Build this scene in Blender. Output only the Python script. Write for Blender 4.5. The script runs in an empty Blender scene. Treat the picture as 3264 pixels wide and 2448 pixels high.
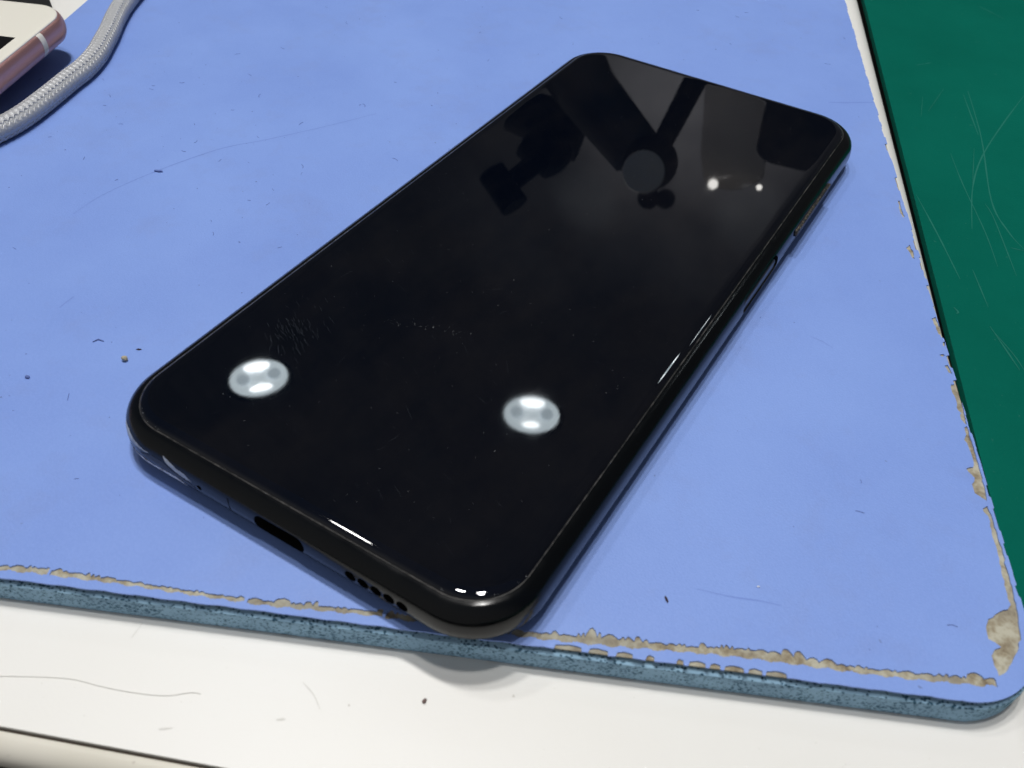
import bpy, bmesh, math, random
from mathutils import Vector, Matrix, geometry
random.seed(11)
S = bpy.context.scene
COL = S.collection
MM = 0.001
HC = 1.6                # ceiling height above the table
T = 5.8 * MM            # working height of the blue mat above the table top (z = 0)
ZS = 14.3 * MM          # height of the seam between phone glass and frame

# ------------------------------------------------------------------ helpers
def tag(o, label=None, cat=None, group=None, kind=None):
    for k, v in (('label', label), ('category', cat), ('group', group), ('kind', kind)):
        if v: o[k] = v
    return o

def empty(name, loc, label, cat, group=None, rot=0):
    o = bpy.data.objects.new(name, None); COL.objects.link(o)
    o.location = loc; o.rotation_euler = (0, 0, rot); o.empty_display_size = .01
    return tag(o, label, cat, group)

def link(name, me, mat, parent=None, smooth=True):
    o = bpy.data.objects.new(name, me); COL.objects.link(o)
    for m in (mat if isinstance(mat, (list, tuple)) else [mat]): me.materials.append(m)
    if smooth:
        for p in me.polygons: p.use_smooth = True
    if parent is not None: o.parent = parent
    return o

def from_bm(name, bm, mat, parent=None, smooth=True, sharp=None):
    bmesh.ops.recalc_face_normals(bm, faces=bm.faces)
    if sharp is not None:
        for e in bm.edges:
            if len(e.link_faces) == 2 and e.calc_face_angle(0) > sharp: e.smooth = False
    me = bpy.data.meshes.new(name); bm.to_mesh(me); bm.free()
    return link(name, me, mat, parent, smooth)

def rrect(hw, hl, r, n=14):
    """rounded rectangle, counter clockwise"""
    out = []
    for cx, cy, a0 in ((hw-r, hl-r, 0), (-hw+r, hl-r, 90), (-hw+r, -hl+r, 180), (hw-r, -hl+r, 270)):
        for i in range(n+1):
            a = math.radians(a0 + 90*i/n)
            out.append((cx + r*math.cos(a), cy + r*math.sin(a)))
    return out

def catmull(pts, n=5):
    res = []
    P = [pts[0]] + list(pts) + [pts[-1]]
    for i in range(1, len(P)-2):
        for k in range(n):
            t = k/n
            res.append(tuple(0.5*((2*P[i][d]) + (-P[i-1][d]+P[i+1][d])*t +
                       (2*P[i-1][d]-5*P[i][d]+4*P[i+1][d]-P[i+2][d])*t*t +
                       (-P[i-1][d]+3*P[i][d]-3*P[i+1][d]+P[i+2][d])*t**3) for d in range(len(pts[0]))))
    res.append(tuple(pts[-1]))
    return res

def loft(bm, rings, cap_a=True, cap_b=True):
    vs = [[bm.verts.new(p) for p in ring] for ring in rings]
    n = len(vs[0])
    for a, b in zip(vs, vs[1:]):
        for i in range(n):
            j = (i+1) % n
            bm.faces.new((a[i], a[j], b[j], b[i]))
    if cap_a: bm.faces.new(list(reversed(vs[0])))
    if cap_b: bm.faces.new(vs[-1])
    return vs

def inpoly(x, y, poly):
    c = False; j = len(poly)-1
    for i in range(len(poly)):
        a, b = poly[i], poly[j]
        if (a[1] > y) != (b[1] > y) and x < (b[0]-a[0])*(y-a[1])/(b[1]-a[1])+a[0]: c = not c
        j = i
    return c

def prism(bm, poly, z0, z1, holes=()):
    """flat sheet of real thickness with holes"""
    vin, fin = [], []
    for loop in [poly] + list(holes):
        base = len(vin); vin += [Vector(p) for p in loop]
        fin.append(list(range(base, base+len(loop))))
    v2, e2, f2, _, _, _ = geometry.delaunay_2d_cdt(vin, [], fin, 1, 1e-7) if holes else (vin, [], [fin[0]], 0, 0, 0)
    if holes:
        bbs = [(min(p[0] for p in h), max(p[0] for p in h), min(p[1] for p in h), max(p[1] for p in h)) for h in holes]
        def gone(f):
            cx = sum(v2[i][0] for i in f)/len(f); cy = sum(v2[i][1] for i in f)/len(f)
            if not inpoly(cx, cy, poly): return True
            return any(b[0] <= cx <= b[1] and b[2] <= cy <= b[3] and inpoly(cx, cy, h) for b, h in zip(bbs, holes))
        f2 = [f for f in f2 if not gone(f)]
    top = [bm.verts.new((p[0], p[1], z1)) for p in v2]
    bot = [bm.verts.new((p[0], p[1], z0)) for p in v2]
    cnt = {}
    for f in f2:
        f = list(f)
        area = sum(v2[f[i]][0]*v2[f[(i+1) % len(f)]][1]-v2[f[(i+1) % len(f)]][0]*v2[f[i]][1] for i in range(len(f)))
        if area < 0: f.reverse()
        bm.faces.new([top[i] for i in f]); bm.faces.new([bot[i] for i in reversed(f)])
        for i in range(len(f)):
            cnt[(f[i], f[(i+1) % len(f)])] = 1
    for (a, b) in cnt:
        if (b, a) not in cnt:
            bm.faces.new((top[a], bot[a], bot[b], top[b]))
    for v in [v for v in bm.verts if not v.link_faces]: bm.verts.remove(v)

def tube(bm, pts, r, n=8, caps=True):
    rings = []
    up = Vector((0, 0, 1))
    for i, p in enumerate(pts):
        a = Vector(pts[max(i-1, 0)]); b = Vector(pts[min(i+1, len(pts)-1)])
        d = (b-a).normalized()
        s = d.cross(up)
        s = s.normalized() if s.length > 1e-4 else Vector((1, 0, 0))
        u = s.cross(d)
        rr = r[i] if isinstance(r, (list, tuple)) else r
        rings.append([Vector(p)+rr*(math.cos(2*math.pi*k/n)*s+math.sin(2*math.pi*k/n)*u) for k in range(n)])
    loft(bm, rings, caps, caps)

def box(bm, c, d, rot=0):
    m = Matrix.Translation(c) @ Matrix.Rotation(rot, 4, 'Z') @ Matrix.Diagonal((*d, 1))
    bmesh.ops.create_cube(bm, size=1, matrix=m)

def mixp(a, b, t): return (a[0]+(b[0]-a[0])*t, a[1]+(b[1]-a[1])*t)

def boolean(o, cutters):
    for c in cutters:
        m = o.modifiers.new('b', 'BOOLEAN'); m.operation = 'DIFFERENCE'; m.solver = 'EXACT'; m.object = c
    dg = bpy.context.evaluated_depsgraph_get(); dg.update()
    me = bpy.data.meshes.new_from_object(o.evaluated_get(dg))
    o.modifiers.clear(); old = o.data; o.data = me; bpy.data.meshes.remove(old)
    for c in cutters: bpy.data.objects.remove(c, do_unlink=True)

# ------------------------------------------------------------------ materials
def mat(name, col, rough=.5, spec=.5, metal=0., coat=0.):
    m = bpy.data.materials.new(name); m.use_nodes = True
    b = m.node_tree.nodes['Principled BSDF']
    b.inputs['Base Color'].default_value = (*col, 1)
    b.inputs['Roughness'].default_value = rough
    b.inputs['Specular IOR Level'].default_value = spec
    b.inputs['Metallic'].default_value = metal
    b.inputs['Coat Weight'].default_value = coat
    return m, m.node_tree, b

def node(nt, typ, **kw):
    n = nt.nodes.new(typ)
    for k, v in kw.items():
        if k.startswith('i_'): n.inputs[k[2:].replace('_', ' ')].default_value = v
        else: setattr(n, k, v)
    return n

def coords(nt, scale=(1, 1, 1), rot=(0, 0, 0)):
    tc = node(nt, 'ShaderNodeTexCoord'); mp = node(nt, 'ShaderNodeMapping')
    mp.inputs['Scale'].default_value = scale; mp.inputs['Rotation'].default_value = rot
    nt.links.new(tc.outputs['Object'], mp.inputs['Vector'])
    return mp.outputs['Vector']

def noise(nt, vec, scale, detail=3, rough=.5):
    n = node(nt, 'ShaderNodeTexNoise'); n.inputs['Scale'].default_value = scale
    n.inputs['Detail'].default_value = detail; n.inputs['Roughness'].default_value = rough
    nt.links.new(vec, n.inputs['Vector']); return n.outputs['Fac']

def ramp(nt, fac, stops):
    r = node(nt, 'ShaderNodeValToRGB'); e = r.color_ramp.elements
    while len(e) < len(stops): e.new(.5)
    for x, (p, c) in zip(e, stops):
        x.position = p; x.color = (*c, 1) if len(c) == 3 else c
    nt.links.new(fac, r.inputs['Fac']); return r.outputs['Color']

def mix(nt, fac, a, b, mode='MIX'):
    m = node(nt, 'ShaderNodeMix', data_type='RGBA', blend_type=mode)
    for sock, v in ((m.inputs[0], fac), (m.inputs[6], a), (m.inputs[7], b)):
        if isinstance(v, bpy.types.NodeSocket): nt.links.new(v, sock)
        elif isinstance(v, (int, float)): sock.default_value = v
        else: sock.default_value = (*v, 1)
    return m.outputs[2]

def bump(nt, b, h, strength, dist):
    n = node(nt, 'ShaderNodeBump'); n.inputs['Strength'].default_value = strength; n.inputs['Distance'].default_value = dist
    nt.links.new(h, n.inputs['Height']); nt.links.new(n.outputs['Normal'], b.inputs['Normal'])

def map01(nt, sock):
    m = node(nt, 'ShaderNodeMath', operation='MULTIPLY_ADD'); m.inputs[1].default_value = .5; m.inputs[2].default_value = .5
    nt.links.new(sock, m.inputs[0]); return m.outputs[0]

def g(v): return (v, v, v)

# blue vinyl film: satin, faint cloudy staining and a scatter of rubbed-in dirt
M_film, nt, b = mat('blue_vinyl', (.2, .33, .78), .5, .35)
v = coords(nt)
cl = noise(nt, v, 26, 4, .6)
c1 = ramp(nt, cl, [(.3, (.186, .297, .685)), (.7, (.213, .336, .735))])
sp = noise(nt, v, 620, 2, .5)
spm = ramp(nt, sp, [(.76, g(0)), (.80, g(1))])
st = ramp(nt, noise(nt, v, 75, 5, .7), [(.52, g(0)), (.75, g(.28))])
c1 = mix(nt, st, c1, (.19, .25, .50))
c1 = mix(nt, ramp(nt, noise(nt, v, 2100, 2, .5), [(.42, g(.0)), (.62, g(.10))]), c1, (.30, .42, .85))
area = ramp(nt, noise(nt, v, 33, 2), [(.48, g(0)), (.62, g(.55))])
msk = mix(nt, 1., spm, area, 'MULTIPLY')
nt.links.new(mix(nt, msk, c1, (.075, .10, .2)), b.inputs['Base Color'])
rr = ramp(nt, noise(nt, v, 60, 4, .6), [(.3, g(.42)), (.7, g(.56))])
nt.links.new(rr, b.inputs['Roughness'])
bump(nt, b, noise(nt, v, 2600, 3, .6), .3, .0002)
# bare fabric where the film has cracked away
M_back, nt, b = mat('bare_backing', (.42, .37, .25), .9, .2)
v = coords(nt)
n1 = noise(nt, v, 420, 4, .65)
c1 = ramp(nt, n1, [(.3, (.16, .12, .075)), (.46, (.32, .28, .20)), (.62, (.47, .45, .36))])
nt.links.new(mix(nt, ramp(nt, noise(nt, v, 110, 2), [(.45, g(0)), (.7, g(.6))]), c1, (.30, .29, .25)), b.inputs['Base Color'])
bump(nt, b, n1, .8, .0006)
# teal foam with open pores
M_foam, nt, b = mat('teal_foam', (.08, .17, .22), .85, .2)
v = coords(nt, (1, 1, 1.55), (0, 0, math.radians(-25)))
vo = node(nt, 'ShaderNodeTexVoronoi', feature='F1'); vo.inputs['Scale'].default_value = 2000
mp2 = node(nt, 'ShaderNodeMapping'); mp2.inputs['Scale'].default_value = (.8, 1, 1)
nt.links.new(v, mp2.inputs['Vector']); 
wv = node(nt, 'ShaderNodeMix', data_type='VECTOR'); wv.inputs[0].default_value = .0006
nz = node(nt, 'ShaderNodeTexNoise'); nz.inputs['Scale'].default_value = 700; nt.links.new(v, nz.inputs['Vector'])
nt.links.new(mp2.outputs['Vector'], wv.inputs[4]); nt.links.new(nz.outputs['Color'], wv.inputs[5])
nt.links.new(wv.outputs[1], vo.inputs['Vector'])
big = noise(nt, v, 240, 2)
th = node(nt, 'ShaderNodeMath', operation='MULTIPLY_ADD'); th.inputs[1].default_value = -.55; th.inputs[2].default_value = .66
nt.links.new(big, th.inputs[0])
lt = node(nt, 'ShaderNodeMath', operation='SUBTRACT'); nt.links.new(th.outputs[0], lt.inputs[0]); nt.links.new(vo.outputs['Distance'], lt.inputs[1])
pore = ramp(nt, lt.outputs[0], [(.0, g(0)), (.09, g(1))])
base = ramp(nt, noise(nt, v, 160, 3), [(.3, (.24, .39, .53)), (.7, (.32, .51, .67))])
nt.links.new(mix(nt, pore, base, (.035, .105, .17)), b.inputs['Base Color'])
inv = node(nt, 'ShaderNodeInvert'); nt.links.new(pore, inv.inputs['Color'])
bump(nt, b, inv.outputs['Color'], .7, .0003)
# white laminate
M_lam, nt, b = mat('white_laminate', (.80, .78, .73), .42, .4)
v = coords(nt)
c1 = ramp(nt, noise(nt, v, 14, 4, .6), [(.3, (.79, .78, .745)), (.7, (.82, .815, .79))])
sp = ramp(nt, noise(nt, v, 520, 2), [(.775, g(0)), (.80, g(.5))])
nt.links.new(mix(nt, sp, c1, (.38, .34, .29)), b.inputs['Base Color'])
bump(nt, b, noise(nt, v, 1500, 3), .06, .0002)
M_band, nt, b = mat('cream_edge_band', (.70, .67, .58), .4, .4)
v = coords(nt)
sp = ramp(nt, noise(nt, v, 430, 2), [(.70, g(0)), (.76, g(.5))])
nt.links.new(mix(nt, sp, ramp(nt, noise(nt, v, 60), [(.3, (.66, .63, .54)), (.7, (.72, .69, .61))]), (.35, .31, .26)), b.inputs['Base Color'])
M_dark, _, _ = mat('dark_joint', (.11, .09, .072), .8, .2)
# green cutting surface
M_green, nt, b = mat('green_mat', (.001, .108, .075), .65, .03)
v = coords(nt)
c1 = ramp(nt, noise(nt, v, 20, 5, .6), [(.3, (.0006, .096, .068)), (.7, (.0014, .118, .084))])
sp = ramp(nt, noise(nt, v, 700, 2), [(.74, g(0)), (.79, g(.4))])
nt.links.new(mix(nt, sp, c1, (.05, .2, .15)), b.inputs['Base Color'])
bump(nt, b, noise(nt, v, 1800, 3), .3, .0003)
M_scr, _, _ = mat('pale_scratch', (.009, .145, .108), .7, .2)
M_scratch2, _, _ = mat('dull_scratch', (.182, .278, .65), .7, .2)
M_pencil, _, _ = mat('grey_mark', (.70, .69, .655), .8, .2)
M_floor, nt, b = mat('brown_floor', (.10, .085, .07), .7, .3)
v = coords(nt)
nt.links.new(ramp(nt, noise(nt, v, 9, 5), [(.3, (.075, .062, .05)), (.7, (.12, .10, .085))]), b.inputs['Base Color'])
# phone
M_glass, nt, b = mat('black_glass', (.0022, .0024, .0032), .02, .5)
v = coords(nt)
sm = noise(nt, coords(nt, (1, .35, 1), (0, 0, .9)), 70, 5, .65)
scr = noise(nt, coords(nt, (1, .04, 1), (0, 0, -.5)), 2600, 2, .6)
r1 = ramp(nt, sm, [(.45, g(.012)), (.75, g(.04))])
nt.links.new(r1, b.inputs['Roughness'])
sm2 = noise(nt, coords(nt, (1, .5, 1), (0, 0, .4)), 38, 6, .7)
nt.links.new(ramp(nt, sm2, [(.42, (.0011, .0021, .0052)), (.75, (.0054, .0056, .0078))]), b.inputs['Base Color'])
bump(nt, b, scr, .004, .0001)
M_frame, nt, b = mat('black_frame', (.0020, .0026, .0034), .17, .26)
v = coords(nt)
nt.links.new(ramp(nt, noise(nt, v, 300, 4), [(.3, g(.13)), (.7, g(.21))]), b.inputs['Roughness'])
M_gask, nt, b = mat('dusty_seam', (.05, .05, .055), .45, .5)
v = coords(nt); nt.links.new(ramp(nt, noise(nt, v, 900, 3), [(.38, (.003, .003, .004)), (.72, (.065, .062, .06))]), b.inputs['Base Color'])
M_scuffd, _, _ = mat('rubbed_frame', (.035, .04, .055), .5, .4)
M_chip, nt, b = mat('bare_grey_plastic', (.17, .19, .23), .5, .4)
v = coords(nt)
nt.links.new(ramp(nt, noise(nt, v, 700, 4), [(.3, (.28, .31, .36)), (.6, (.48, .52, .58))]), b.inputs['Base Color'])
M_chipw, nt, b = mat('bare_white_plastic', (.42, .42, .42), .6, .4)
v = coords(nt)
nt.links.new(ramp(nt, noise(nt, v, 900, 4), [(.36, (.3, .25, .2)), (.46, (.70, .70, .72)), (.7, (.82, .82, .80))]), b.inputs['Base Color'])
M_hole, _, _ = mat('port_inside', (.002, .002, .002), .6, .2)
M_worn, nt, b = mat('worn_button', (.02, .018, .015), .5, .4)
v = coords(nt)
sp = ramp(nt, noise(nt, v, 2200, 3), [(.5, g(0)), (.66, g(1))])
nt.links.new(mix(nt, sp, (.008, .009, .011), (.13, .10, .07)), b.inputs['Base Color'])
bump(nt, b, noise(nt, v, 2200, 3), .5, .0002)
M_btn, _, _ = mat('satin_button', (.035, .04, .055), .38, .5)
# rose phone
M_rose, nt, b = mat('rose_aluminium', (.56, .31, .30), .38, .5, .75)
M_wht, _, _ = mat('white_glass', (.80, .78, .70), .12, .5)
M_ant, _, _ = mat('white_antenna_band', (.72, .70, .64), .4, .4)
M_scrn, _, _ = mat('dark_display', (.004, .004, .005), .12, .5)
M_blk, _, _ = mat('black_plastic', (.008, .008, .009), .45, .4)
M_core, _, _ = mat('grey_cord', (.45, .46, .48), .6, .3)
M_strand, nt, b = mat('silver_braid', (.45, .46, .48), .34, .6, .1)
M_crumb, _, _ = mat('dark_crumb', (.03, .012, .012), .7, .3)
M_grain, _, _ = mat('brown_grain', (.16, .11, .10), .8, .2)
M_crumbb, nt, b = mat('beige_crumb', (.42, .38, .28), .9, .2)
M_dust, _, _ = mat('grey_dust', (.125, .18, .42), .9, .1)
M_haze, _, _ = mat('hairline_scuff', (.045, .055, .07), .4, .4)
M_white_dust, _, _ = mat('white_dust', (.75, .78, .82), .4, .5)

# ------------------------------------------------------------------ ground
bm = bmesh.new(); box(bm, (0, 0, -.76), (8, 8, .02))
tag(from_bm('floor', bm, M_floor, None, False), kind='structure')

# ------------------------------------------------------------------ the white table
fa, fb = Vector((-0.01626,-0.12761)), Vector((0.01413,-0.11519))         # front joint
ra, rb = Vector((0.00611,0.21421)), Vector((0.07129,0.05290))          # right-hand edge
fd = (fb-fa).normalized(); rd = (rb-ra).normalized()
def cross2(p, d, q, e):
    den = d.x*e.y-d.y*e.x
    t = ((q.x-p.x)*e.y-(q.y-p.y)*e.x)/den
    return p+d*t
kc = cross2(fa, fd, ra, rd)                                    # front right corner
rn = Vector((-rd.y, rd.x));  rn = rn if rn.dot(fb-ra) < 0 else -rn    # outward to the right
fn = Vector((fd.y, -fd.x));  fn = fn if fn.dot(ra-fa) < 0 else -fn    # outward to the front
table = empty('white_table', (0, 0, -.75), 'white laminate table with a cream front edge strip carrying the blue mat', 'table')
def edge_sweep(name, a, b, out, prof, m, parent):
    bm = bmesh.new()
    rings = [[(p.x+out.x*o, p.y+out.y*o, z+.75) for (o, z) in prof] for p in (a, b)]
    n = len(prof)
    vs = [[bm.verts.new(q) for q in r] for r in rings]
    for i in range(n):
        j = (i+1) % n
        bm.faces.new((vs[0][i], vs[0][j], vs[1][j], vs[1][i]))
    bm.faces.new(vs[0]); bm.faces.new(list(reversed(vs[1])))
    return from_bm(name, bm, m, parent, True, math.radians(50))
# rounded right edge is part of the top itself: lay the top as a profile swept from the front joint backwards
back = -1.25
L0, R0 = kc - fd*1.1, kc
prof = [(-1.1, 0), (-.007, 0)] + [(-.007+.007*math.sin(a), -.007+.007*math.cos(a)) for a in [math.radians(15*i) for i in range(1, 7)]] + [(0, -.024), (-1.1, -.024)]
p0 = kc - fn*0; p1 = p0 + (ra-rb).normalized()*1.1
edge_sweep('tabletop', p0, p1, fd/fd.dot(rn), prof, M_lam, table)
# joint and cream edge band along the front
prof = [(.0000, -.0008), (.0004, -.0008), (.0004, -.024), (.0000, -.024)]
edge_sweep('edge_joint', kc-fd*1.1, kc, fn, prof, M_dark, table)
prof = [(.0005, -.0066), (.0005, -.0004)] + [(.0009+.0030*math.sin(math.radians(a)), -.0034+.0031*math.cos(math.radians(a))) for a in range(0, 181, 12)]
edge_sweep('edge_band', kc-fd*1.1, kc, fn, prof, M_band, table)
mid = p0 + (p1-p0)*.5 - fd*.5
for i, (u, w) in enumerate(((.06, .06), (1.0, .06), (.06, 1.0), (1.0, 1.0))):
    q = kc - fd*u + (p1-p0).normalized()*w
    bm = bmesh.new(); box(bm, (q.x, q.y, .363), (.04, .04, .726)); from_bm('leg', bm, M_blk, table, False)

# neighbouring desk with its green mat, a few mm lower
ga, gb = Vector((0.00830,0.21277)), Vector((0.08241,0.02652))
gd = (gb-ga).normalized(); gn = Vector((-gd.y, gd.x)); gn = gn if gn.dot(rn) > 0 else -gn
def strip(a0, a1, d, nrm, w0, w1): 
    p = ga + d*a0; q = ga + d*a1
    return [tuple(p+nrm*w0), tuple(q+nrm*w0), tuple(q+nrm*w1), tuple(p+nrm*w1)]
desk = empty('side_desk', (0, 0, -.75), 'dark desk standing past the gap beside the white table', 'desk')
bm = bmesh.new(); prism(bm, strip(-.7, .6, gd, gn, .0008, .7), -.028+.75, -.005+.75); from_bm('desktop', bm, M_blk, desk, False)
for a0 in (-.6, .5):
    for w0 in (.05, .62):
        q = ga+gd*a0+gn*w0
        bm = bmesh.new(); box(bm, (q.x, q.y, .361), (.04, .04, .722)); from_bm('leg', bm, M_blk, desk, False)
gm = empty('green_cutting_mat', (0, 0, -.005), 'scratched dark green cutting mat on the neighbouring desk at the right', 'cutting mat')
def ribbon(bm, pts, w, z, mi=0):
    vs = []
    for i, p in enumerate(pts):
        a = Vector(pts[max(i-1, 0)]); b_ = Vector(pts[min(i+1, len(pts)-1)])
        d = (b_-a).normalized(); s = Vector((-d.y, d.x))
        f = math.sin(math.pi*min(max(i/(len(pts)-1), .06), .94))**.5
        ww = w*f*random.uniform(.6, 1.1)*.5
        vs.append((bm.verts.new((*(Vector(p)+s*ww), z)), bm.verts.new((*(Vector(p)-s*ww), z))))
    for a, b_ in zip(vs, vs[1:]): bm.faces.new((a[0], b_[0], b_[1], a[1])).material_index = mi
bm = bmesh.new(); prism(bm, strip(-.68, .58, gd, gn, 0, .6), 0, .002); rk = 0
for pts, w in (([(0.05573,0.16157), (0.06538,0.13350), (0.07448,0.10064), (0.08107,0.08814), (0.08620,0.08212)], .0007),
               ([(0.05496,0.15850), (0.06424,0.13485)], .0006),
               ([(0.07110,0.16897), (0.06911,0.14726), (0.06773,0.12258), (0.06899,0.10406), (0.07294,0.08414)], .0007),
               ([(0.05992,0.11908), (0.06652,0.10418), (0.07604,0.08465), (0.08157,0.07133)], .0005),
               ([(0.05705,0.09202), (0.06637,0.07632), (0.07500,0.06097)], .0006),
               ([(0.07339,0.09810), (0.07630,0.09318), (0.08169,0.08057), (0.08610,0.07003)], .0005),
               ([(0.03769,0.17001), (0.04150,0.17502)], .0006),
               ([(0.04460,0.23325), (0.05448,0.22713)], .0006),
               ([(0.07672,0.06652), (0.08279,0.05383)], .0005),
               ([(0.08444,0.04710), (0.09271,0.03572)], .0006),
               ([(0.08495,0.04618), (0.09065,0.04020), (0.09350,0.03625)], .0005),
               ([(0.08267,0.08125), (0.08581,0.08185)], .0006),
               ([(0.07612,0.04929), (0.07735,0.04813), (0.07711,0.04731)], .0007)):
    c = catmull(pts, 6) if len(pts) > 2 else [mixp(pts[0], pts[1], i/6) for i in range(7)]
    rk += 1; ribbon(bm, c, w*.62, .00202+.000004*rk, 1)
for k in range(26):
    a = Vector((0.07353,0.08955)) + gn*random.uniform(-.03, .1) + gd*random.uniform(-.12, .12)
    t = random.gauss(0, .5); L = random.uniform(.004, .03)
    d = Vector((gd.x*math.cos(t)-gd.y*math.sin(t), gd.x*math.sin(t)+gd.y*math.cos(t)))
    if (a-ga).dot(gn) < .004 or (a+d*L-ga).dot(gn) < .004: continue
    ribbon(bm, [tuple(a+d*L*i/4) for i in range(5)], .0002, .0021+.000004*k, 1)
from_bm('mat_sheet', bm, [M_green, M_scr], gm, False)

# ------------------------------------------------------------------ blue foam mat
ba, bb = Vector((-0.03185,-0.11348)), Vector((0.08539,-0.05940))
ma, mb = Vector((0.00725,0.18462)), Vector((0.09323,-0.01405))
la, lb = Vector((-0.18839,0.03633)), Vector((-0.18118,0.02016))
bd = (bb-ba).normalized(); md = (ma-mb).normalized(); ld = (la-lb).normalized()
bn = Vector((bd.y, -bd.x)); mn = Vector((md.y, -md.x))       # outward normals
cor = cross2(ba, bd, ma, md); cl_ = cross2(ba, bd, la, ld)
def mat_outline(off, r, n=12):
    """off > 0 grows outward"""
    P = cross2(ba+bn*off, bd, ma+mn*off, md)
    ang = math.acos(max(-1, min(1, bd.dot(md))))               # turning angle
    tl = r*math.tan(ang/2)
    s = P-bd*tl; c = s-bn*r
    arc = []
    a0 = math.atan2(bn.y, bn.x); a1 = math.atan2(mn.y, mn.x)
    while a1 < a0: a1 += 2*math.pi
    for i in range(n+1):
        a = a0+(a1-a0)*i/n
        arc.append((c.x+r*math.cos(a), c.y+r*math.sin(a)))
    Lc = cross2(ba+bn*off, bd, la, ld) + (-bd)*off
    far = .62
    return Lc, arc, P+md*far, Lc+ld*(far+.02)
RC = .012
blue = empty('blue_foam_mat', (0, 0, 0), 'worn blue padded work mat with peeling edges under the black phone', 'mat')
# foam: swept along the outline, bulging slightly below the film
def ring(off, z, r):
    Lc, arc, far1, far2 = mat_outline(off, r)
    seg = [tuple(Lc)] + [mixp(tuple(Lc), arc[0], t) for t in (.25, .5, .75)] + arc + [tuple(far1), tuple(far2)]
    return [(p[0], p[1], z) for p in seg]
bm = bmesh.new()
loft(bm, [ring(o*MM, z*MM, RC+o*MM) for o, z in ((-.15, 0), (.1, .06), (.22, .5), (.28, 1.5), (.28, 3.3), (.42, 4.0), (.36, 4.4), (-.05, 4.62), (-.9, 4.7), (-1.0, 5.2))])
from_bm('foam_core', bm, M_foam, blue, True, math.radians(45))
bm = bmesh.new()
loft(bm, [ring(o*MM, z*MM, RC+o*MM) for o, z in ((-.62, 5.2), (-.3, 5.22), (-.25, 5.35), (-.25, 5.545))])
from_bm('backing_layer', bm, M_back, blue, True, math.radians(45))
# film with the cracked-out places as real holes
def jag(poly, step=.0005, amp=.00012):
    out = []
    for i in range(len(poly)):
        a, b_ = Vector(poly[i]), Vector(poly[(i+1) % len(poly)])
        n = max(1, int((b_-a).length/step)); d = (b_-a); nn = Vector((-d.y, d.x)).normalized() if d.length > 0 else Vector((0, 0))
        for k in range(n):
            out.append(tuple(a+d*k/n+nn*(random.uniform(-amp, amp) if k else 0)))
    return out
holes = []
Ltot = (cor-ba).length
def onb(s, d): return tuple(ba+bd*s-bn*d)
# scalloped crack along the front edge, in three runs
def front_crack(s0, s1, lo0, lo1, th):
    top, bot = [], []
    s = s0
    while s < s1:
        per = random.choice((.0006, .0009, .0013, .0018, .0026)); 
        wv_ = .62+.38*math.sin(s*95+1)*math.sin(s*41)+.25*math.sin(s*230)
        amp = random.uniform(.00015, .0008)*th*max(.35, wv_)
        blob = random.uniform(.0004, .0009) if random.random() < .07 else 0
        f = (s-s0)/(s1-s0); lo = lo0+(lo1-lo0)*f+.00025*math.sin(s*130)
        n = max(4, int(per/.00018)); sk = random.uniform(.6, 1.6)
        for k in range(n):
            u = k/n; ss = s+per*u
            if ss > s1: break
            top.append((ss, lo+.0008*th*max(.65, wv_)+.00015+amp*math.sin(math.pi*u**sk)+blob*math.sin(math.pi*u)**.5+random.uniform(-.00007, .00007)))
            bot.append((ss, lo+.00015*math.sin(ss*1900)+random.uniform(-.00009, .00009)))
        s += per
    return [onb(*p) for p in bot] + [onb(*p) for p in reversed(top)]
e_ = Ltot-.0070
for s0, s1, th in ((-.045, -.021, .8), (-.0206, .0066, 1.1), (.0069, .0372, .95), (.0376, .0581, 1.15), (.0584, .0770, 1.0), (.0772, e_, 1.5)):
    holes.append(front_crack(s0, s1, .00125+(.0002 if s0 > .07 else 0), .0029 if s0 > .07 else .0014, th))
def dpoly(pts, z=5.8): return pts
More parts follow.
